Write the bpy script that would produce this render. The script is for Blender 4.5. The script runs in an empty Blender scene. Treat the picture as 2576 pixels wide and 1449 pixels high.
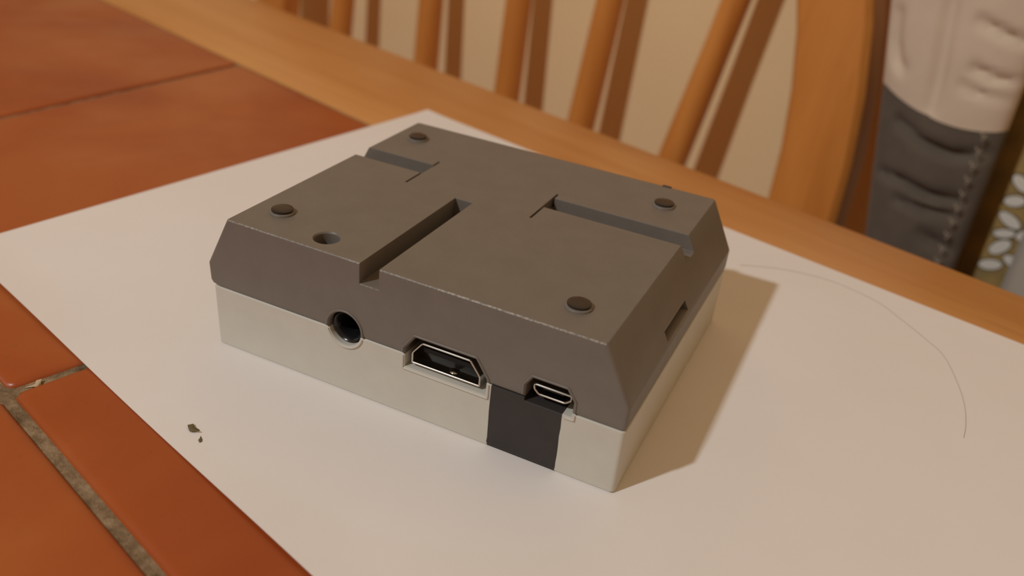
import bpy, bmesh, math, random
from mathutils import Matrix, Vector

random.seed(7)
MM = 0.001
scene = bpy.context.scene
C = scene.collection

# ------------------------------------------------------------------ camera
F_PX = 2242.35
cam_data = bpy.data.cameras.new('camera')
cam = bpy.data.objects.new('camera', cam_data)
C.objects.link(cam)
right = Vector((0.89829913, 0.42941444, 0.09306934))
down = Vector((0.28544245, -0.40929859, -0.86660099))
fwd = Vector((-0.33403783, 0.80503285, -0.49024568))
rot = Matrix((right, -down, -fwd)).transposed()
cam.matrix_world = Matrix.Translation(Vector((114.889, -119.462, 107.566)) * MM) @ rot.to_4x4()
cam_data.sensor_fit = 'HORIZONTAL'
cam_data.sensor_width = 36.0
cam_data.lens = 36.0 * F_PX / 2576.0
cam_data.clip_start = 0.005
cam_data.clip_end = 30
cam_data.dof.use_dof = True
cam_data.dof.focus_distance = 0.168
cam_data.dof.aperture_fstop = 15.0
scene.camera = cam

# ------------------------------------------------------------------ light
world = bpy.data.worlds.new('world')
scene.world = world
world.use_nodes = True
bg = world.node_tree.nodes['Background']
bg.inputs['Color'].default_value = (0.36, 0.225, 0.125, 1)
bg.inputs['Strength'].default_value = 0.88

lamp_data = bpy.data.lights.new('lamp_bulb', 'POINT')
lamp_data.energy = 33.5
lamp_data.color = (0.93, 0.97, 1.0)
lamp_data.shadow_soft_size = 0.026
lamp = bpy.data.objects.new('lamp_bulb', lamp_data)
lamp.location = (-0.415, -0.800, 0.950)
C.objects.link(lamp)

vs = scene.view_settings
vs.view_transform = 'Standard'
vs.look = 'None'
vs.gamma = 1.0
vs.use_curve_mapping = False
vs.exposure = 0.0

# ------------------------------------------------------------------ materials
def new_mat(name, color, rough=0.5, metallic=0.0, spec=0.5, coat=0.0, sheen=0.0):
    m = bpy.data.materials.new(name)
    m.use_nodes = True
    b = m.node_tree.nodes['Principled BSDF']
    b.inputs['Base Color'].default_value = (*color, 1)
    b.inputs['Roughness'].default_value = rough
    b.inputs['Metallic'].default_value = metallic
    b.inputs['Specular IOR Level'].default_value = spec
    b.inputs['Coat Weight'].default_value = coat
    b.inputs['Sheen Weight'].default_value = sheen
    return m


class NT:
    def __init__(self, m):
        self.t = m.node_tree
        self.b = self.t.nodes['Principled BSDF']
        self.co = self.t.nodes.new('ShaderNodeTexCoord')

    def n(self, kind, **kw):
        x = self.t.nodes.new(kind)
        for k, v in kw.items():
            setattr(x, k, v)
        return x

    def l(self, a, b):
        self.t.links.new(a, b)

    def mapping(self, scale, rot=(0, 0, 0)):
        mp = self.n('ShaderNodeMapping')
        mp.inputs['Scale'].default_value = scale
        mp.inputs['Rotation'].default_value = rot
        self.l(self.co.outputs['Object'], mp.inputs['Vector'])
        return mp.outputs['Vector']

    def noise(self, vec, scale, detail=4, rough=0.55, dist=0.0):
        x = self.n('ShaderNodeTexNoise')
        x.inputs['Scale'].default_value = scale
        x.inputs['Detail'].default_value = detail
        x.inputs['Roughness'].default_value = rough
        x.inputs['Distortion'].default_value = dist
        self.l(vec, x.inputs['Vector'])
        return x.outputs['Fac']

    def ramp(self, fac, stops):
        r = self.n('ShaderNodeValToRGB')
        e = r.color_ramp.elements
        while len(e) < len(stops):
            e.new(0.5)
        for i, (pos, col) in enumerate(stops):
            e[i].position = pos
            e[i].color = (*col, 1)
        self.l(fac, r.inputs['Fac'])
        return r.outputs['Color']

    def mix(self, fac, a, b, mode='MIX'):
        x = self.n('ShaderNodeMix', data_type='RGBA', blend_type=mode)
        for s, v in ((x.inputs[0], fac), (x.inputs[6], a), (x.inputs[7], b)):
            if hasattr(v, 'node'):
                self.l(v, s)
            else:
                s.default_value = v if not isinstance(v, tuple) else (*v, 1)
        return x.outputs[2]

    def bump(self, h, dist, strength=1.0, normal=None):
        x = self.n('ShaderNodeBump')
        x.inputs['Strength'].default_value = strength
        x.inputs['Distance'].default_value = dist
        self.l(h, x.inputs['Height'])
        if normal is not None:
            self.l(normal, x.inputs['Normal'])
        return x.outputs['Normal']

    def bevel(self, r):
        x = self.n('ShaderNodeBevel', samples=6)
        x.inputs['Radius'].default_value = r
        return x.outputs['Normal']

    def col(self, s):
        self.l(s, self.b.inputs['Base Color'])

    def nor(self, s):
        self.l(s, self.b.inputs['Normal'])


def plastic(name, color, var=0.06, rough=0.5, spec=0.4):
    m = new_mat(name, color, rough, spec=spec)
    t = NT(m)
    v = t.mapping((1, 1, 1))
    f = t.noise(v, 160, 5, 0.6)
    lo = tuple(c * (1 - var) for c in color)
    hi = tuple(min(1, c * (1 + var)) for c in color)
    t.col(t.ramp(f, [(0.3, lo), (0.7, hi)]))
    g = t.noise(v, 2600, 2, 0.5)
    t.nor(t.bump(g, 0.00006, 0.35, t.bevel(0.00028)))
    return m


def edge_glint(m):
    """painted highlight: pale broken line along the front rim of the shell and of the slot floor (object space, metres)"""
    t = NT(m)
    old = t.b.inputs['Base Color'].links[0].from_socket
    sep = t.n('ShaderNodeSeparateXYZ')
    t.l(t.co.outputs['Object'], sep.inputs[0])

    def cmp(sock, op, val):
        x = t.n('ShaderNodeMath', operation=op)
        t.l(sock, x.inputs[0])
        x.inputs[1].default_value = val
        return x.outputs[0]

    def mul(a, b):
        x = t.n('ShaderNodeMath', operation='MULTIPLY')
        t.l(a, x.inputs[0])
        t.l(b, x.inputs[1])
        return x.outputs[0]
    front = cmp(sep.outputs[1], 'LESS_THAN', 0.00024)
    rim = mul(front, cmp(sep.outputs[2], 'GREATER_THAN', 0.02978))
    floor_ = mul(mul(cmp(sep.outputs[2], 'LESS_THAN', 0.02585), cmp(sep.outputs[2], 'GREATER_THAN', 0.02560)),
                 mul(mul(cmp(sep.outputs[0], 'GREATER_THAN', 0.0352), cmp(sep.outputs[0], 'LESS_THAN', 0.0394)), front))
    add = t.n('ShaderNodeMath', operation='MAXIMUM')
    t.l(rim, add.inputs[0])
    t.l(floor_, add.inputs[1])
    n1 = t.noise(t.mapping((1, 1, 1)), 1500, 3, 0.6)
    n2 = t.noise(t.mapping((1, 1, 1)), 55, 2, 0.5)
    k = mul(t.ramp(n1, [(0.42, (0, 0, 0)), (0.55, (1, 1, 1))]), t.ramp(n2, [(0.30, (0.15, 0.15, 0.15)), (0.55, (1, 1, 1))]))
    t.col(t.mix(mul(add.outputs[0], k), old, (0.36, 0.335, 0.29)))  # edge highlight mixed into the base colour as pale specks


M_GREY = plastic('grey_plastic', (0.168, 0.147, 0.124), 0.05, 0.46, 0.45)
edge_glint(M_GREY)
M_WHITE = plastic('off_white_plastic', (0.565, 0.55, 0.485), 0.03, 0.55, 0.35)
M_BLACK = plastic('black_paint', (0.038, 0.033, 0.031), 0.08, 0.55, 0.35)
M_DARK = new_mat('black_socket', (0.010, 0.009, 0.008), 0.5, spec=0.2)
M_JACK = new_mat('jack_plastic', (0.009, 0.009, 0.010), 0.22, spec=0.5)
M_METAL = new_mat('connector_steel', (0.62, 0.58, 0.52), 0.22, 1.0)
M_GLINT_TAB = new_mat('polished_glint_tab', (0.80, 0.78, 0.72), 0.10, 1.0)
M_GOLD = new_mat('contact_gold', (0.62, 0.47, 0.22), 0.3, 1.0)
M_PAD = new_mat('rubber_pad', (0.030, 0.021, 0.017), 0.30, spec=0.35)


def make_paper():
    m = new_mat('white_paper', (0.78, 0.75, 0.72), 0.75, spec=0.25)
    t = NT(m)
    v = t.mapping((1, 1, 1))
    f = t.noise(v, 22, 5, 0.6)
    base = t.ramp(f, [(0.3, (0.765, 0.735, 0.70)), (0.7, (0.80, 0.77, 0.745))])
    sm = t.noise(t.mapping((1, 0.35, 1), (0, 0, 0.5)), 260, 6, 0.7, 0.6)
    sm2 = t.noise(v, 30, 2, 0.5)
    a = t.ramp(sm, [(0.66, (0, 0, 0)), (0.80, (0.22, 0.22, 0.22))])
    b = t.ramp(sm2, [(0.52, (0, 0, 0)), (0.68, (1, 1, 1))])
    k = t.mix(1.0, a, b, 'MULTIPLY')
    t.col(t.mix(k, base, (0.40, 0.37, 0.34)))
    g = t.noise(v, 900, 3, 0.6)
    t.nor(t.bump(g, 0.00004, 0.3))
    return m


def make_tile():
    m = new_mat('terracotta_tile', (0.33, 0.08, 0.03), 0.4, spec=0.5)
    t = NT(m)
    v = t.mapping((1, 1, 1))
    oi = t.n('ShaderNodeObjectInfo')
    ad = t.n('ShaderNodeVectorMath', operation='ADD')
    t.l(v, ad.inputs[0])
    t.l(oi.outputs['Location'], ad.inputs[1])
    f = t.noise(ad.outputs[0], 14, 4, 0.55, 0.4)
    c = t.ramp(f, [(0.28, (0.285, 0.046, 0.007)), (0.5, (0.355, 0.074, 0.012)), (0.72, (0.42, 0.116, 0.024))])
    f2 = t.noise(ad.outputs[0], 420, 4, 0.65)
    c2 = t.mix(t.ramp(f2, [(0.60, (0, 0, 0)), (0.78, (0.30, 0.30, 0.30))]), c, (0.20, 0.05, 0.02))
    t.col(c2)
    r = t.ramp(t.noise(ad.outputs[0], 30, 3), [(0.3, (0.30, 0.30, 0.30)), (0.7, (0.48, 0.48, 0.48))])
    t.l(r, t.b.inputs['Roughness'])
    t.nor(t.bump(t.noise(ad.outputs[0], 60, 4, 0.5), 0.0006, 0.3))
    return m


def make_grout():
    m = new_mat('grout', (0.26, 0.18, 0.10), 0.9, spec=0.2)
    t = NT(m)
    v = t.mapping((1, 1, 1))
    f = t.noise(v, 320, 6, 0.7)
    t.col(t.ramp(f, [(0.28, (0.10, 0.065, 0.035)), (0.5, (0.25, 0.175, 0.10)), (0.75, (0.42, 0.32, 0.20))]))
    t.nor(t.bump(f, 0.0012, 0.9))
    return m


def make_wood(name, lo, mid, hi, rough=0.4, axis=0, sc=1.0, coat=0.15):
    m = new_mat(name, mid, rough, spec=0.45, coat=coat)
    m.node_tree.nodes['Principled BSDF'].inputs['Coat Roughness'].default_value = 0.3
    t = NT(m)
    s = [22 * sc, 22 * sc, 22 * sc]
    s[axis] = 1.6 * sc
    v = t.mapping(tuple(s))
    f = t.noise(v, 2.2, 5, 0.6, 0.5)
    big = t.noise(t.mapping((5, 5, 5)), 3, 2, 0.5)
    c = t.ramp(f, [(0.30, lo), (0.5, mid), (0.70, hi)])
    c = t.mix(t.ramp(big, [(0.35, (0, 0, 0)), (0.75, (0.35, 0.35, 0.35))]), c, lo)
    fine = t.noise(v, 14, 3, 0.6)
    c = t.mix(t.ramp(fine, [(0.58, (0, 0, 0)), (0.75, (0.25, 0.25, 0.25))]), c, tuple(x * 0.7 for x in lo))
    t.col(c)
    t.nor(t.bump(fine, 0.0002, 0.25))
    return m


def make_cloth(name, color, var=0.1, rough=0.9, weave=1500):
    m = new_mat(name, color, rough, spec=0.15, sheen=0.15)
    t = NT(m)
    v = t.mapping((1, 1, 1))
    f = t.noise(v, 60, 4, 0.6)
    t.col(t.ramp(f, [(0.3, tuple(c * (1 - var) for c in color)), (0.7, tuple(c * (1 + var) for c in color))]))
    g = t.noise(v, weave, 2, 0.5)
    t.nor(t.bump(g, 0.0002, 0.3))
    return m


def make_olive():
    m = new_mat('olive_cloth', (0.36, 0.25, 0.09), 0.85, spec=0.15, sheen=0.1)
    t = NT(m)
    f = t.noise(t.mapping((1, 1, 1)), 70, 2, 0.5)
    t.col(t.ramp(f, [(0.35, (0.30, 0.215, 0.085)), (0.65, (0.47, 0.31, 0.10))]))
    return m


M_PAPER = make_paper()
M_TILE = make_tile()
M_GROUT = make_grout()
M_TABLEWOOD = make_wood('table_wood', (0.49, 0.20, 0.048), (0.58, 0.262, 0.075), (0.66, 0.325, 0.108), 0.42)
M_CHAIRWOOD = make_wood('chair_wood', (0.54, 0.19, 0.032), (0.66, 0.255, 0.050), (0.75, 0.315, 0.072), 0.40, axis=2)
M_WALL = new_mat('cream_wall', (0.72, 0.60, 0.42), 0.9, spec=0.15)
_t = NT(M_WALL)
_v = _t.mapping((1, 1, 1))
_t.col(_t.ramp(_t.noise(_v, 7, 4), [(0.3, (0.88, 0.665, 0.37)), (0.7, (0.92, 0.71, 0.41))]))
_t.nor(_t.bump(_t.noise(_v, 180, 4, 0.6), 0.0008, 0.3))
M_FLOOR = new_mat('floor_tile', (0.20, 0.09, 0.045), 0.5)
_t = NT(M_FLOOR)
_t.col(_t.ramp(_t.noise(_t.mapping((1, 1, 1)), 6, 4), [(0.3, (0.17, 0.07, 0.035)), (0.7, (0.24, 0.11, 0.055))]))
M_CLOTH_WHITE = make_cloth('cream_cloth', (0.66, 0.55, 0.43), 0.05)
M_CLOTH_GREY = make_cloth('charcoal_cloth', (0.125, 0.105, 0.082), 0.12)
M_THREAD = new_mat('thread', (0.40, 0.34, 0.26), 0.8)
M_CLOTH_BROWN = make_cloth('brown_cloth', (0.045, 0.022, 0.014), 0.15)
M_FLORAL = make_olive()
M_PETAL = new_mat('petal_print', (0.80, 0.75, 0.65), 0.8, spec=0.15)
M_PETAL_LINE = new_mat('petal_outline_print', (0.055, 0.038, 0.022), 0.85, spec=0.1)
M_CLOTH_PALE = make_cloth('pale_grey_cloth', (0.44, 0.42, 0.36), 0.06)
M_HAIR = new_mat('hair_strand', (0.42, 0.33, 0.23), 0.5)
M_CRUMB = new_mat('herb_crumb', (0.13, 0.10, 0.045), 0.8)
M_CRUMB2 = new_mat('mortar_crumb', (0.50, 0.40, 0.26), 0.9)

# ------------------------------------------------------------------ mesh helpers (all numbers in mm)
class Geo:
    def __init__(self):
        self.v, self.f = [], []

    def add(self, verts, faces):
        o = len(self.v)
        self.v += [tuple(p) for p in verts]
        self.f += [tuple(i + o for i in q) for q in faces]
        return self

    def box(self, x0, x1, y0, y1, z0, z1):
        v = [(x, y, z) for z in (z0, z1) for y in (y0, y1) for x in (x0, x1)]
        f = [(0, 2, 3, 1), (4, 5, 7, 6), (0, 1, 5, 4), (2, 6, 7, 3), (0, 4, 6, 2), (1, 3, 7, 5)]
        return self.add(v, f)

    def loft(self, loops, cap=True, closed=False):
        n = len(loops[0])
        v = [p for L in loops for p in L]
        f = []
        m = len(loops)
        for k in range(m if closed else m - 1):
            a, b = k * n, ((k + 1) % m) * n
            for i in range(n):
                j = (i + 1) % n
                f.append((a + i, a + j, b + j, b + i))
        if cap and not closed:
            f.append(tuple(range(n - 1, -1, -1)))
            f.append(tuple(range((m - 1) * n, m * n)))
        return self.add(v, f)

    def prism_y(self, pts, ys):
        """pts: function(grow) -> xz outline; ys: list of (y, grow)"""
        return self.loft([[(x, y, z) for x, z in pts(g)] for y, g in ys])

    def lathe(self, cx, cy, prof, axis='z', n=32):
        loops = []
        for r, h in prof:
            L = []
            for i in range(n):
                a = 2 * math.pi * i / n
                if axis == 'z':
                    L.append((cx + r * math.cos(a), cy + r * math.sin(a), h))
                else:
                    L.append((cx + r * math.cos(a), h, cy + r * math.sin(a)))
            loops.append(L)
        return self.loft(loops)

    def tube(self, path, radii, n=12, flat=None):
        """path: list of 3-D points; flat: (half width vector fn) unused"""
        P = [Vector(p) for p in path]
        if not isinstance(radii, (list, tuple)):
            radii = [radii] * len(P)
        loops = []
        ref = None
        for i, p in enumerate(P):
            t = (P[min(i + 1, len(P) - 1)] - P[max(i - 1, 0)]).normalized()
            if ref is None:
                ref = Vector((0, 1, 0)) if abs(t.y) < 0.9 else Vector((1, 0, 0))
            u = (ref - t * ref.dot(t)).normalized()
            w = t.cross(u)
            ref = u
            loops.append([tuple(p + (u * math.cos(a) + w * math.sin(a)) * radii[i])
                          for a in [2 * math.pi * k / n for k in range(n)]])
        return self.loft(loops)


class Frame:
    def __init__(self, base=(0, 0, 0), rz=0.0):
        self.base, self.rz = Vector(base), rz


TA = math.radians(-18.12)          # direction of the table edge
WORLD = Frame()


def mesh_of(geo, base, name, smooth=None):
    me = bpy.data.meshes.new(name)
    me.from_pydata([tuple((Vector(p) - base) * MM) for p in geo.v], [], geo.f)
    bm = bmesh.new()
    bm.from_mesh(me)
    bmesh.ops.remove_doubles(bm, verts=bm.verts, dist=1e-7)
    bmesh.ops.recalc_face_normals(bm, faces=bm.faces)
    bm.to_mesh(me)
    bm.free()
    if smooth is not None:
        shade(me, smooth)
    return me


def shade(me, deg):
    me.shade_smooth()
    me.set_sharp_from_angle(angle=math.radians(deg))


def tag(o, label=None, cat=None, group=None, kind=None):
    for k, v in (('label', label), ('category', cat), ('group', group), ('kind', kind)):
        if v:
            o[k] = v
    return o


def thing(name, label, cat, base=(0, 0, 0), rz=0.0, group=None):
    """Empty at the thing's base; base is given in the frame turned by rz about the world origin."""
    o = bpy.data.objects.new(name, None)
    C.objects.link(o)
    o.empty_display_size = 0.02
    o.rotation_euler = (0, 0, rz)
    o.location = (Matrix.Rotation(rz, 3, 'Z') @ Vector(base)) * MM
    o['_b'] = 0
    del o['_b']
    BASES[o.name] = Vector(base)
    return tag(o, label, cat, group)


BASES = {}


def part(name, geo, mat, root, smooth=40, parent=None, label=None, cutters=None, kind=None):
    base = BASES[root.name]
    me = mesh_of(geo, base, name, None)
    if cutters:
        me = cut(me, mesh_of(cutters, base, 'cut'))
    if smooth:
        shade(me, smooth)
    me.materials.clear()
    me.materials.append(mat)
    o = bpy.data.objects.new(name, me)
    C.objects.link(o)
    o.parent = parent or root
    if label:
        o['label'] = label
    if kind:
        o['kind'] = kind
    return o


def solo(name, geo, mat, label=None, cat=None, base=(0, 0, 0), rz=0.0, smooth=40, group=None, kind=None):
    me = mesh_of(geo, Vector(base), name, smooth)
    me.materials.append(mat)
    o = bpy.data.objects.new(name, me)
    C.objects.link(o)
    o.rotation_euler = (0, 0, rz)
    o.location = (Matrix.Rotation(rz, 3, 'Z') @ Vector(base)) * MM
    return tag(o, label, cat, group, kind)


def cut(me, cme):
    a = bpy.data.objects.new('a', me)
    b = bpy.data.objects.new('b', cme)
    C.objects.link(a)
    C.objects.link(b)
    md = a.modifiers.new('b', 'BOOLEAN')
    md.operation = 'DIFFERENCE'
    md.solver = 'EXACT'
    md.use_self = True
    md.object = b
    dg = bpy.context.evaluated_depsgraph_get()
    dg.update()
    out = bpy.data.meshes.new_from_object(a.evaluated_get(dg))
    bpy.data.objects.remove(a)
    bpy.data.objects.remove(b)
    bpy.data.meshes.remove(me)
    bpy.data.meshes.remove(cme)
    return out


def rrect(x0, x1, y0, y1, z, r, n=5):
    L = []
    for cx, cy, a0 in ((x1 - r, y1 - r, 0), (x0 + r, y1 - r, 90), (x0 + r, y0 + r, 180), (x1 - r, y0 + r, 270)):
        for i in range(n + 1):
            a = math.radians(a0 + 90 * i / n)
            L.append((cx + r * math.cos(a), cy + r * math.sin(a), z))
    return L


def bevel_box(geo, x0, x1, y0, y1, z0, z1, b):
    """box with softened upper and lower edges"""
    return geo.loft([rrect(x0 + b, x1 - b, y0 + b, y1 - b, z0, b), rrect(x0, x1, y0, y1, z0 + b, b),
                     rrect(x0, x1, y0, y1, z1 - b, b), rrect(x0 + b * .3, x1 - b * .3, y0 + b * .3, y1 - b * .3, z1 - b * .3, b),
                     rrect(x0 + b, x1 - b, y0 + b, y1 - b, z1, b)])


# ------------------------------------------------------------------ room shell
ZF = -740.0                     # floor
NW = 363.0                      # wall, in the table frame (s along the edge, n across)
solo('floor', Geo().box(-2600, 2600, -2600, NW + 100, ZF - 60, ZF), M_FLOOR, base=(0, 0, ZF), rz=TA, kind='structure', smooth=None)
solo('wall_back', Geo().box(-2600, 2600, NW, NW + 100, ZF, 1700), M_WALL, base=(0, NW, ZF), rz=TA, kind='structure', smooth=None)

# ------------------------------------------------------------------ table
ZT = -0.35                      # tile and border top just under the sheet of paper
table = thing('tiled_table', 'terracotta tiled table with a pale orange wood border', 'table', (-85, -70, ZF), TA)
S0, S1, NB, NI, NO = -616.0, 444.0, -341.5, 112.2, 180.0
G = Geo()
bevel_box(G, S0 - 68, S1 + 68, NI, NO, ZT - 26, ZT, 3.0)
part('border_board', G, M_TABLEWOOD, table)
G = Geo()
bevel_box(G, S0 - 68, S1 + 68, NB - 68, NB, ZT - 26, ZT, 3.0)
part('border_board', G, M_TABLEWOOD, table)
for x0, x1 in ((S0 - 68, S0), (S1, S1 + 68)):
    G = Geo()
    bevel_box(G, x0, x1, NB + .2, NI - .2, ZT - 26, ZT, 3.0)
    part('border_board', G, M_TABLEWOOD, table)
part('grout_bed', Geo().box(S0, S1, NB, NI, ZT - 24, ZT - 1.0), M_GROUT, table, smooth=None, label='sandy brown grout between the tiles')
rows = [(NI, -38.7), (-38.7, -190.0), (-190.0, NB)]
cols = [S0, -464, -313, -160, -9.8, 141, 292, S1]
skew = {3: 12.5}                # one hand-laid joint runs out of square


def edge(i, n):
    k = cols[i]
    if i in skew:
        k -= skew[i] * ((n - 36.0) / 76.0 if n > -39 else -0.98)
    return k


for r, (na, nb) in enumerate(rows):
    for c in range(len(cols) - 1):
        gw = 1.0
        n1, n0 = na - (1.0 if r == 0 else gw), nb + gw
        q = [(edge(c, n0) + gw, n0), (edge(c + 1, n0) - gw, n0), (edge(c + 1, n1) - gw, n1), (edge(c, n1) + gw, n1)]
        jz = random.uniform(-0.15, 0.0)

        def loop(ins, z):
            L = []
            cx = sum(p[0] for p in q) / 4
            cy = sum(p[1] for p in q) / 4
            for k, (x, y) in enumerate(q):
                sx, sy = (1 if x < cx else -1), (1 if y < cy else -1)
                rr = 1.3
                a, b = (x + sx * (ins + rr), y + sy * ins), (x + sx * ins, y + sy * (ins + rr))
                L += ([b, a] if k in (0, 2) else [a, b])
            return [(x, y, z) for x, y in L]
        G = Geo().loft([loop(0.3, ZT - 9), loop(0.0, ZT - 2.2 + jz), loop(0.25, ZT - .6 + jz), loop(0.8, ZT - .1 + jz), loop(2.0, ZT + jz)])
        part('tile', G, M_TILE, table, smooth=50)
for nn in (NO - 34, NB - 34):
    part('apron', Geo().box(S0 - 20, S1 + 20, nn - 10, nn + 10, ZT - 110, ZT - 26), M_TABLEWOOD, table, smooth=None)
for ss in (S0 - 34, S1 + 34):
    part('apron', Geo().box(ss - 10, ss + 10, NB - 20, NO - 50, ZT - 110, ZT - 26), M_TABLEWOOD, table, smooth=None)
for ss in (S0 - 34, S1 + 34):
    for nn in (NO - 34, NB - 34):
        G = Geo().loft([rrect(ss - w, ss + w, nn - w, nn + w, z, 6) for w, z in ((22, ZF), (30, -140), (30, ZT - 26))])
        part('leg', G, M_TABLEWOOD, table)

# ------------------------------------------------------------------ sheet of paper (slightly wavy, lies on tiles and border)
A, B, Cc, D = Vector((-41.9, 159.2)), Vector((-76.8, -1.2)), Vector((244.7, 81.1)), Vector((207.4, -87.9))
NU, NV = 72, 44


def paper_pt(u, v):
    p = (A.lerp(Cc, u)).lerp(B.lerp(D, u), v)
    e = max(0.0, (v - 0.93) / 0.07) ** 2 * (0.35 + 0.35 * math.sin(u * 17))   # near edge curls up a little
    e += max(0.0, (0.05 - u) / 0.05) ** 2 * 0.30
    e += max(0.0, (0.05 - v) / 0.05) ** 2 * 0.12
    return p.x, p.y, e


top, bot = [], []
for j in range(NV + 1):
    for i in range(NU + 1):
        x, y, e = paper_pt(i / NU, j / NV)
        top.append((x, y, e))
        bot.append((x, y, e - 0.22))
fs = []
k = len(top)
W1 = NU + 1
for j in range(NV):
    for i in range(NU):
        a = j * W1 + i
        fs.append((a, a + W1, a + W1 + 1, a + 1))
        fs.append((k + a, k + a + 1, k + a + W1 + 1, k + a + W1))
rim = [i for i in range(W1)] + [j * W1 + NU for j in range(1, NV + 1)] + [NV * W1 + i for i in range(NU - 1, -1, -1)] + [j * W1 for j in range(NV - 1, 0, -1)]
for a, b in zip(rim, rim[1:] + rim[:1]):
    fs.append((a, b, k + b, k + a))
solo('paper_sheet', Geo().add(top + bot, fs), M_PAPER, 'white sheet of paper under the grey console case', 'paper', smooth=30)

# ------------------------------------------------------------------ console case
W, DP, HW, HK, HT = 88.8, 71.75, 14.05, 18.9, 30.03
case = thing('console_case', 'small grey and off-white game console case lying upside down on paper', 'console case')


def circ(cx, cz, r, n=36):
    return lambda g: [(cx + (r + g) * math.cos(2 * math.pi * i / n), cz + (r + g) * math.sin(2 * math.pi * i / n)) for i in range(n)]


def poly(pts):
    """outline function that grows every edge by g (mitred)"""
    def f(g):
        n = len(pts)
        out = []
        for i in range(n):
            p0, p1, p2 = Vector(pts[i - 1]), Vector(pts[i]), Vector(pts[(i + 1) % n])
            d1, d2 = (p1 - p0).normalized(), (p2 - p1).normalized()
            n1, n2 = Vector((d1.y, -d1.x)), Vector((d2.y, -d2.x))
            b = (n1 + n2)
            b = b / max(0.2, b.length_squared) * 2
            out.append(tuple(p1 + b * g))
        return out
    return f


hdmi_hole = poly([(45.3, 11.3), (62.3, 11.3), (62.3, 14.9), (59.9, 18.4), (47.4, 18.4), (45.3, 15.4)])
usb_hole = poly([(69.9, 13.3), (79.0, 13.3), (79.0, 16.6), (77.5, 18.7), (71.1, 18.7), (69.9, 16.8)])
jack_hole = circ(31.95, 14.75, 3.6)
FL = [(-1.0, 1.20), (0.0, 0.20), (0.20, 0.0), (7.0, 0.0)]
grey_cut = Geo()
grey_cut.box(35.2, 39.4, -2, 36.0, 25.8, 40)
grey_cut.box(-6, 22.3, 43.4, 49.2, 26.6, 40)
grey_cut.box(52.5, 100, 43.4, 49.2, 26.6, 40)
for x in (22.2, 52.2):
    grey_cut.box(x, x + 0.5, 36.8, 51.8, 27.6, 40)
grey_cut.lathe(24.6, 4.9, [(2.45, 25.2), (2.45, 29.7), (2.7, 30.05), (2.7, 32)], n=32)
grey_cut.box(84.2, 96, 22.8, 36.8, 20.0, 21.9)
for h in (hdmi_hole, usb_hole, jack_hole):
    grey_cut.prism_y(h, FL)
G = Geo().loft([rrect(0.7, W - .25, 0.35, DP - .3, HW + .15, .8), rrect(-.25, W - .02, 0.04, DP, HW + .7, .8),
                rrect(-.6, W, 0, DP, HW + 1.3, .8), rrect(-.8, W, 0, DP, HK, .8), rrect(-.72, W - .05, 0, DP, HK + .25, .8),
                rrect(4.65, W - 5.62, 0, DP, HT - .2, .7), rrect(4.9, W - 5.82, .16, DP - .16, HT, .6)])
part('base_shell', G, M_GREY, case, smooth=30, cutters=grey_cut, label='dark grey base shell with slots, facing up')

white_cut = Geo()
white_cut.box(63.4, 77.15, -3, 6.95, .4, 20)
white_cut.box(63.4, 77.15, -3, 1.2, -2, .8)
for h in (hdmi_hole, usb_hole, jack_hole):
    white_cut.prism_y(h, FL)
G = Geo().loft([rrect(.35, W - .35, .75, DP - .5, 0, .9), rrect(.1, W - .1, .45, DP - .3, .35, .9), rrect(0.05, W - .05, 0.12, DP - .05, HW - .2, .9), rrect(.25, W - .25, .3, DP - .25, HW, .9)])
part('lid_shell', G, M_WHITE, case, smooth=30, cutters=white_cut, label='off-white lid shell, lying face down')

G = Geo()
zs = [.05, .95, 1.05, 2.2, 4.0, 6.1, 8.3, 10.2, 12.1, 14.05]
loopsL = []
for i, z in enumerate(zs):
    yf = (.75 - .30 * z / .35 if z < .35 else .45 - .33 * (z - .35) / 13.5) - .03
    yb = 1.1 if z < 1 else 6.8
    jl, jr = random.uniform(-.10, .06), random.uniform(-.06, .10)
    loopsL.append([(63.35 + jl, yf, z), (77.2 + jr, yf, z), (77.2 + jr, yb, z), (63.35 + jl, yb, z)])
G.loft(loopsL)
sc = Geo().prism_y(usb_hole, FL)
part('vent_stripe', G, M_BLACK, case, smooth=None, cutters=sc, label='matt black stripe on the off-white lid')


# raised lips round the openings, printed in the colour of the shell they belong to
def lip(outline, keep, mat):
    pts = outline(.42)
    dense = []
    for i, p in enumerate(pts):
        q = pts[(i + 1) % len(pts)]
        n = max(1, int(math.hypot(q[0] - p[0], q[1] - p[1]) / .35))
        dense += [(p[0] + (q[0] - p[0]) * k / n, p[1] + (q[1] - p[1]) * k / n) for k in range(n)]
    n = len(dense)
    start = next(i for i in range(n) if keep(*dense[i]) and not keep(*dense[i - 1]))
    run = []
    for i in range(n):
        p = dense[(start + i) % n]
        if not keep(*p):
            break
        run.append((p[0], 0.02 if p[1] > HW else 0.08 + .025 * (HW - p[1]), p[1]))
    part('port_lip', Geo().tube(run, 0.27, n=8), mat, case, smooth=60)


for h in (jack_hole, hdmi_hole, usb_hole):
    lip(h, lambda x, z: z > HW + .3, M_GREY)
lip(jack_hole, lambda x, z: z < HW - .05, M_WHITE)
lip(hdmi_hole, lambda x, z: z < HW - .05, M_WHITE)
lip(usb_hole, lambda x, z: z < HW - .05 and x > 77.4, M_WHITE)

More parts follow.
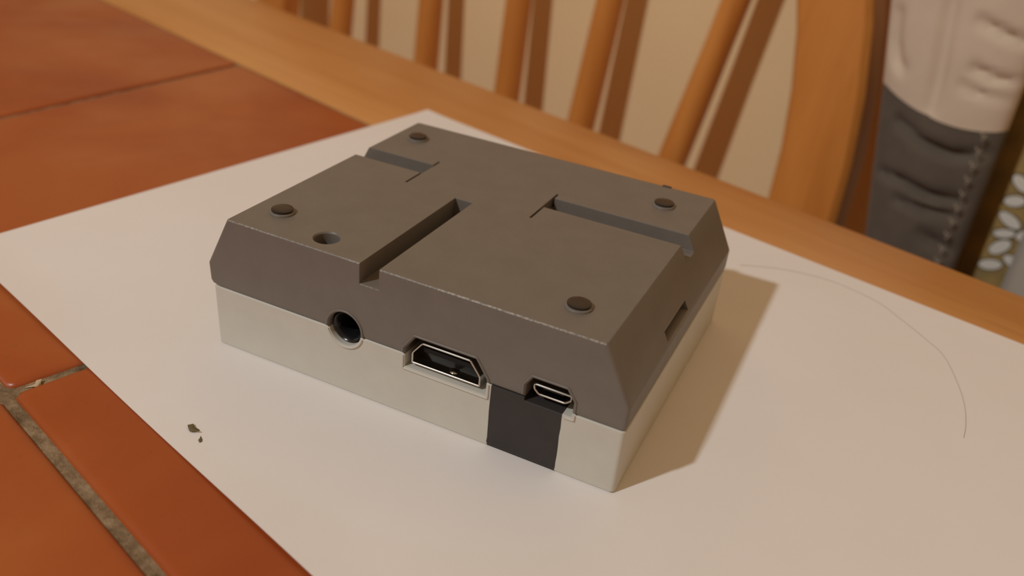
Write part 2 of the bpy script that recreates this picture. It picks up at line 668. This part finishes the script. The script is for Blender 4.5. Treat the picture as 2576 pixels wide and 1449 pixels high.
# feet: grey raised ring and a dark glossy pad
for (fx, fy) in ((11.2, 8.8), (10.9, 61.3), (74.1, 60.6), (74.6, 8.6)):
    ft = part('foot', Geo().lathe(fx, fy, [(2.55, HT - .3), (2.55, HT + .1), (2.45, HT + .35), (2.2, HT + .45), (2.1, HT + .5)], n=36), M_GREY, case)
    part('foot_pad', Geo().lathe(fx, fy, [(2.0, HT + .3), (2.12, HT + .5), (2.2, HT + .7), (2.15, HT + .88), (1.9, HT + 1.0), (1.2, HT + 1.06), (0.4, HT + 1.08)], n=36), M_PAD, case, parent=ft, label='dark glossy rubber pad')
# lug on the back edge
G = Geo()
G.loft([rrect(70.4, 72.6, DP - .5, DP + .4, HT - 2, .2), rrect(70.4, 72.6, DP - .5, DP + .4, HT + .05, .2), rrect(70.6, 72.4, DP - .3, DP + .2, HT + .18, .15)])
part('clip', G, M_BLACK, case)

# audio jack: black barrel with a bore
jk = part('audio_jack', Geo().loft([[(31.95 + r * math.cos(a), y, 14.75 + r * math.sin(a)) for a in [2 * math.pi * i / 36 for i in range(36)]]
                                    for r, y in ((3.0, 6.9), (3.35, 6.5), (3.35, 1.3), (3.25, 1.0), (3.05, 0.9), (2.8, 1.1), (2.45, 2.0), (2.2, 2.6), (2.1, 6.4))]), M_JACK, case, label='black headphone socket')

# hdmi port: steel shell, dark interior, tongue with contacts
def socket(name, outline, y0, y1, wall, label):
    out = [[(x, y, z) for x, z in outline(g)] for y, g in ((y1, 0), (y0 + .12, 0), (y0, -.1), (y0, -wall + .1), (y0 + .12, -wall), (y1 - .6, -wall))]
    g = Geo().loft(out)
    return part(name, g, M_METAL, case, smooth=30, label=label)


def smooth_outline(pts, r):
    """round the corners of an outline"""
    out = []
    n = len(pts)
    for i in range(n):
        p0, p1, p2 = Vector(pts[i - 1]), Vector(pts[i]), Vector(pts[(i + 1) % n])
        a, b = p1 + (p0 - p1).normalized() * r, p1 + (p2 - p1).normalized() * r
        for k in range(4):
            t = k / 3
            out.append(tuple(a * (1 - t) ** 2 + p1 * 2 * t * (1 - t) + b * t * t))
    return out


ho = poly(smooth_outline([(46.2, 11.95), (60.7, 11.95), (60.7, 14.2), (60.2, 14.9), (58.5, 17.1), (48.3, 17.1), (46.7, 15.0), (46.2, 14.3)], .35))
hd = socket('hdmi_port', ho, 0.9, 6.9, 0.38, 'wide steel display socket')
part('socket_lining', Geo().prism_y(ho, [(3.6, -.39), (6.2, -.39)]), M_DARK, case, parent=hd)
part('tongue', Geo().box(48.3, 58.7, 2.0, 5.0, 14.6, 15.6), M_DARK, case, smooth=None, parent=hd)
for i in range(9):
    x = 49.3 + i * 1.05
    part('contact', Geo().box(x, x + .42, 3.0, 4.8, 14.5, 14.6), M_GOLD, case, smooth=None, parent=hd)

part('glint_tab', Geo().lathe(54.6, 2.6, [(1.1, 12.25), (.95, 12.45), (.65, 12.62), (.28, 12.70)], n=24), M_GLINT_TAB, case, smooth=60, parent=hd)  # polished dome, added to catch the lamp as a bright spot
uo = poly(smooth_outline([(72.0, 14.8), (77.1, 14.8), (78.3, 15.8), (78.3, 17.0), (70.9, 17.0), (70.9, 15.8)], .4))
us = socket('micro_usb_port', uo, 1.0, 6.9, 0.34, 'small steel power socket')
part('socket_lining', Geo().prism_y(uo, [(4.6, -.35), (6.2, -.35)]), M_DARK, case, parent=us)
part('tongue', Geo().box(72.6, 76.6, 1.6, 5.0, 15.95, 16.4), M_DARK, case, smooth=None, parent=us)

# ------------------------------------------------------------------ things lying on the paper and grout
hp = [(88.0, 104.4), (91.7, 106.5), (99.8, 109.5), (111.3, 110.3), (123.1, 106.0), (130.3, 99.4), (136.4, 92.8), (140.8, 86.9),
      (144.1, 76.1), (145.7, 67.6), (146.1, 59.9), (145.8, 54.8)]


def catmull(pts, sub):
    P = [Vector(p) for p in pts]
    out = []
    for i in range(len(P) - 1):
        p0, p1, p2, p3 = P[max(i - 1, 0)], P[i], P[i + 1], P[min(i + 2, len(P) - 1)]
        for k in range(sub):
            t = k / sub
            out.append(0.5 * ((2 * p1) + (p2 - p0) * t + (2 * p0 - 5 * p1 + 4 * p2 - p3) * t * t + (3 * p1 - p0 - 3 * p2 + p3) * t ** 3))
    out.append(P[-1])
    return out


hpath = [(p.x, p.y, 0.06) for p in catmull(hp, 6)]
solo('hair_strand', Geo().tube(hpath, 0.05, n=6), M_HAIR, 'thin curved hair lying on the right of the paper', 'hair', base=(120, 105, 0), smooth=60)


def crumb(name, cx, cy, z, size, label, mat, cat, seed, spikes=5):
    rnd = random.Random(seed)
    g = Geo()
    bm = bmesh.new()
    bmesh.ops.create_icosphere(bm, subdivisions=2, radius=1.0)
    dirs = [Vector((rnd.uniform(-1, 1), rnd.uniform(-1, 1), rnd.uniform(-.2, .5))).normalized() for _ in range(spikes)]
    for v in bm.verts:
        d = v.co.normalized()
        r = 0.40 + max([0] + [max(0, d.dot(q)) ** 16 for q in dirs]) * 1.15 + rnd.uniform(-.08, .08)
        v.co = d * r
        v.co.z *= 0.45
    zmin = min(v.co.z for v in bm.verts)
    g.add([(cx + v.co.x * size, cy + v.co.y * size, z + (v.co.z - zmin) * size) for v in bm.verts], [tuple(v.index for v in f.verts) for f in bm.faces])
    bm.free()
    return solo(name, g, mat, label, cat, base=(cx, cy, z), smooth=60)


crumb('herb_crumb', 15.8, -24.4, 0.0, 1.35, 'larger dark crumb near the lower left paper edge', M_CRUMB, 'crumb', 3)
crumb('herb_crumb', 18.7, -25.6, 0.0, 0.75, 'smaller dark crumb beside the larger crumb on the paper', M_CRUMB, 'crumb', 8, 3)
crumb('mortar_crumb', -19.0, -28.4, ZT - 1.05, 1.5, 'pale crumb sitting in the grout joint between tiles', M_CRUMB2, 'crumb', 12, 3)

# ------------------------------------------------------------------ bow-back chair tucked against the wall
ZS = -290.0
SC = -240.0
chair = thing('spindle_chair', 'wooden bow-back chair with round spindles against the cream wall', 'chair', (SC, 120, ZF), TA)


def back_n(s, z):
    """the back is curved in plan and leans towards the wall"""
    return 334.0 - 12.0 * ((s - SC) / 225.0) ** 2 + 12.0 * math.tanh(0.09 * (z + 60) / 12.0)


# seat
loops = []
for ins, z in ((14, ZS - 34), (3, ZS - 26), (0, ZS - 12), (3, ZS - 3), (12, ZS)):
    L = []
    for i in range(48):
        a = 2 * math.pi * i / 48
        ca, sa = math.cos(a), math.sin(a)
        x = SC + (235 - ins) * math.copysign(abs(ca) ** .6, ca)
        y = 128 + (205 - ins) * math.copysign(abs(sa) ** .6, sa)
        L.append((x, y, z))
    loops.append(L)
part('seat', Geo().loft(loops), M_CHAIRWOOD, chair, smooth=50)
# bent bow: flat band swept along the hoop
path = []
for z in (-296, -250, -200, -150, -100):
    t = (z + 296) / 236
    path.append((213 + 14 * math.sin(t * math.pi / 2), z))
for i in range(0, 31):
    a = math.radians(6 * i)
    path.append((227 * math.cos(a), -60 + 276 * math.sin(a)))
for z in (-100, -150, -200, -250, -296):
    t = (z + 296) / 236
    path.append((-(213 + 14 * math.sin(t * math.pi / 2)), z))
loops = []
for i, (x, z) in enumerate(path):
    q0, q1 = path[max(i - 1, 0)], path[min(i + 1, len(path) - 1)]
    tx, tz = q1[0] - q0[0], q1[1] - q0[1]
    ln = math.hypot(tx, tz)
    ox, oz = tz / ln, -tx / ln        # outward in the plane of the back
    hw, ht, b = 17.8, 9.5, 2.5
    L = []
    for du, dv in ((hw - b, -ht), (hw, -ht + b), (hw, ht - b), (hw - b, ht), (-hw + b, ht), (-hw, ht - b), (-hw, -ht + b), (-hw + b, -ht)):
        s, zz = SC + x + ox * du, z + oz * du
        L.append((s, back_n(SC + x, z) + dv, zz))
    loops.append(L)
part('back_bow', Geo().loft(loops), M_CHAIRWOOD, chair, smooth=40, label='flat bent wooden bow of the chair back')
# spindles: (s at z=-60, sideways lean)
for s60, k in ((-395.0, 0.03), (-305.5, -0.035), (-228.8, -0.026), (-165.5, 0.06), (-96.6, 0.167)):
    pts, rad = [], []
    ztop = -60 + 276 * math.sqrt(max(0, 1 - ((s60 + k * 220 - SC) / 227) ** 2)) - 6
    zb = ZS - 6
    for i in range(13):
        z = zb + (ztop - zb) * i / 12
        s = s60 + k * (z + 60)
        pts.append((s, back_n(s60, z), z))
        rad.append(7.2 + 1.5 * math.sin(math.pi * min(1, i / 9)))
    part('spindle', Geo().tube(pts, rad, n=18), M_CHAIRWOOD, chair, smooth=60)
for sx in (-1, 1):
    for yb, dy in ((10, -30), (270, 20)):
        g = Geo().tube([(SC + sx * (150 + 40), yb + dy, ZF), (SC + sx * 165, yb + dy * .4, -500), (SC + sx * 145, yb, ZS - 26)], [12, 18, 14], n=16)
        part('leg', g, M_CHAIRWOOD, chair, smooth=60)
    part('stretcher', Geo().tube([(SC + sx * 172, -10, -560), (SC + sx * 172, 140, -560), (SC + sx * 172, 282, -560)], [8, 12, 8], n=12), M_CHAIRWOOD, chair, smooth=60)

# ------------------------------------------------------------------ clothes hanging beside the chair
def sheet(s0, s1, z0, z1, nfront, thick, disp, ns=36, nz=90, wob=None):
    """a hanging closed fabric body: lens-shaped in plan, folds given by disp(s, z)"""
    g = Geo()
    loops = []
    for j in range(nz + 1):
        z = z0 + (z1 - z0) * j / nz
        L = []
        dl, dr = wob(z) if wob else (0, 0)
        for i in range(ns + 1):
            t = i / ns
            s = s0 + dl + (s1 + dr - s0 - dl) * t
            e = math.sin(math.pi * t) ** 0.35 if 0 < t < 1 else 0
            L.append((s, nfront + thick * .5 - thick * .5 * e + disp(s, z) * min(1, e * 1.3), z))
        for i in range(ns - 1, 0, -1):
            t = i / ns
            s = s0 + dl + (s1 + dr - s0 - dl) * t
            e = math.sin(math.pi * t) ** 0.35
            L.append((s, nfront + thick * .5 + thick * .5 * e, z))
        loops.append(L)
    return g.loft(loops)


def crease(s, z, pts, depth, width):
    """a dent along a polyline of (s, z) points, fading at the ends"""
    best = 0.0
    n = len(pts) - 1
    for i in range(n):
        (a, b), (c, d) = pts[i], pts[i + 1]
        dx, dz = c - a, d - b
        L2 = dx * dx + dz * dz
        t = max(0, min(1, ((s - a) * dx + (z - b) * dz) / L2))
        q = (i + t) / n
        dist = math.hypot(s - a - dx * t, z - b - dz * t)
        w = math.exp(-(dist / width) ** 2) * (0.35 + 0.65 * math.sin(math.pi * (0.12 + 0.76 * q)))
        best = max(best, w)
    return depth * best


NOF = 180.0
def seam_z(s):
    t = (s - 17) / 50.0
    return 15.5 - 9.0 * math.sin(min(1, max(0, t)) * math.pi * .62) + 3.2 * t * t


def d_white(s, z):
    d = 0
    d += crease(s, z, [(31, 70), (34, 45), (37, 24), (38, 12)], 3.5, 3.0)
    d += crease(s, z, [(14, 44), (16, 33), (19, 26), (22, 24)], 4.0, 2.2)
    d += crease(s, z, [(45, 48), (54, 45), (62, 43), (70, 42)], 4.0, 1.6)
    d += crease(s, z, [(48, 31), (56, 29), (66, 29)], 3.5, 1.6)
    d += crease(s, z, [(46, 24), (55, 22), (66, 22)], 2.2, 1.5)
    d += crease(s, z, [(20, 110), (40, 95), (60, 100)], 4.0, 5)
    return d - 0.6


def d_grey(s, z):
    d = 0
    d += crease(s, z, [(27, 4), (38, -1), (50, -3), (62, 0)], 5.0, 1.9)
    d += crease(s, z, [(26, -19), (36, -19), (48, -21), (60, -20)], 5.0, 1.8)
    d += crease(s, z, [(36, -27), (46, -28), (60, -27)], 4.5, 1.6)
    d += crease(s, z, [(50, -38), (62, -42)], 4.0, 2.4)
    d += crease(s, z, [(24, -62), (60, -70)], 4.0, 3)
    return d


gar = thing('two_tone_garment', 'cream and charcoal two-tone garment hanging right of the wooden chair', 'garment', (42, NOF + 110, -260), TA)
# the two fabrics meet at a curved seam: map a unit strip below / above seam_z
def half(lo, hi, disp, nz):
    g = Geo()
    loops = []
    ns = 44
    for j in range(nz + 1):
        q = j / nz
        L = []
        zc = lambda s: lo(s) + (hi(s) - lo(s)) * q
        zz = zc(42)
        sl = 13.0 - 0.20 * (min(60, max(-60, zz)) - 12)
        sr = 65.0
        for i in range(ns + 1):
            t = i / ns
            s = sl + (sr - sl) * t
            e = math.sin(math.pi * t) ** .4 if 0 < t < 1 else 0
            z = zc(s)
            L.append((s, NOF + 118 - 11 * e + disp(s, z) * min(1, 1.25 * e), z))
        for i in range(ns - 1, 0, -1):
            t = i / ns
            s = sl + (sr - sl) * t
            e = math.sin(math.pi * t) ** .4
            L.append((s, NOF + 118 + 9 * e, zc(s)))
        loops.append(L)
    return g.loft(loops)


part('upper_panel', half(lambda s: seam_z(s), lambda s: 190.0, d_white, 90), M_CLOTH_WHITE, gar, smooth=70, label='cream upper fabric')
part('lower_panel', half(lambda s: -260.0, lambda s: seam_z(s) - .2, d_grey, 130), M_CLOTH_GREY, gar, smooth=70, label='charcoal lower fabric')
for i in range(13):
    z = 8 - i * 6.0
    g = Geo().tube([(58.6, NOF + 107.4, z + 1.2), (59.8, NOF + 107.0, z), (60.8, NOF + 107.6, z + .8), (59.9, NOF + 107.2, z - 1.6)], 0.28, n=6)
    part('stitch', g, M_THREAD, gar, smooth=60, label='pale zigzag seam stitch' if i == 0 else None)

coat = sheet(22, 61.0, -300, 190, NOF + 129, 6, lambda s, z: 0.5 * math.sin(z * .06 + s * .1))
solo('dark_coat', coat, M_CLOTH_BROWN, 'dark brown coat hanging behind the two-tone garment', 'coat', base=(42, NOF + 132, -300), rz=TA, smooth=70)
FS0, FS1, FN, FT = 20.0, 195.0, NOF + 137.5, 44.0
f_disp = lambda s, z: 0.9 * math.sin(s * .16) + 0.6 * math.sin(z * .05)


def flo_n(s, z):
    e = math.sin(math.pi * (s - FS0) / (FS1 - FS0)) ** 0.35
    return FN + FT * .5 - FT * .5 * e + f_disp(s, z) * min(1, e * 1.3)


flo = thing('floral_cloth', 'olive cloth with white flower print hanging beside the dark coat', 'cloth', (128, NOF + 165, -320), TA)
part('cloth_body', sheet(FS0, FS1, -320, 180, FN, FT, f_disp), M_FLORAL, flo, smooth=70)


def petal_geo(s0, z0, s1, z1, w, lift):
    g = Geo()
    ds, dz = s1 - s0, z1 - z0
    L = math.hypot(ds, dz)
    us, uz = ds / L, dz / L
    ring = []
    for i in range(16):
        a = 2 * math.pi * i / 16
        p, q = (0.5 + 0.5 * math.cos(a)) * L, math.sin(a) * w * .5
        ring.append((s0 + us * p - uz * q, z0 + uz * p + us * q))
    return g.loft([[(s, flo_n(s, z) + .3, z) for s, z in ring], [(s, flo_n(s, z) - lift, z) for s, z in ring]])


def petal(s0, z0, s1, z1, w):
    ds, dz = s1 - s0, z1 - z0
    L = math.hypot(ds, dz)
    e = 0.55 / L
    line = part('petal_outline', petal_geo(s0 - ds * e, z0 - dz * e, s1 + ds * e, z1 + dz * e, w + 1.1, .12), M_PETAL_LINE, flo, smooth=40)
    part('petal', petal_geo(s0, z0, s1, z1, w, .22), M_PETAL, flo, smooth=40, parent=line, label='white printed petal')


for pt in ((68.6, -51.0, 75.2, -43.6, 5.2), (66.4, -58.2, 75.4, -54.6, 4.6), (74.6, -50.6, 83.0, -53.0, 4.4),
           (66.8, -32.6, 76.4, -36.6, 4.8), (67.4, -42.4, 75.6, -39.4, 3.8), (76.2, -41.0, 84.0, -36.0, 4.8),
           (66.6, -27.4, 74.6, -24.6, 4.6), (66.6, -15.6, 74.4, -20.4, 4.8), (76.6, -26.4, 85.0, -28.6, 4.6), (77.0, -17.0, 83.0, -11.0, 4.8)):
    k = 0.9707
    petal(146.3 + (pt[0] - 146.3) * k, 107.6 + (pt[1] - 107.6) * k, 146.3 + (pt[2] - 146.3) * k, 107.6 + (pt[3] - 107.6) * k, pt[4])
rf = random.Random(21)
for fs_, fz_ in ((98, 8), (112, -22), (130, 14), (150, -15), (82, 22), (104, 40), (140, 48), (165, 20), (76, -78), (96, -88)):
    a0 = rf.uniform(0, 1.2)
    for k in range(5):
        a = a0 + k * 2 * math.pi / 5
        petal(fs_ + 1.6 * math.cos(a), fz_ + 1.6 * math.sin(a), fs_ + 7 * math.cos(a), fz_ + 7 * math.sin(a), 4.0)
pale = sheet(83.5, 180, -330, -8, NOF + 104, 30, lambda s, z: 1.2 * math.sin(s * .1) + .8 * math.sin(z * .04))
solo('pale_grey_cloth', pale, M_CLOTH_PALE, 'pale grey cloth hanging in front of the flower print cloth', 'cloth', base=(130, NOF + 115, -330), rz=TA, smooth=70)
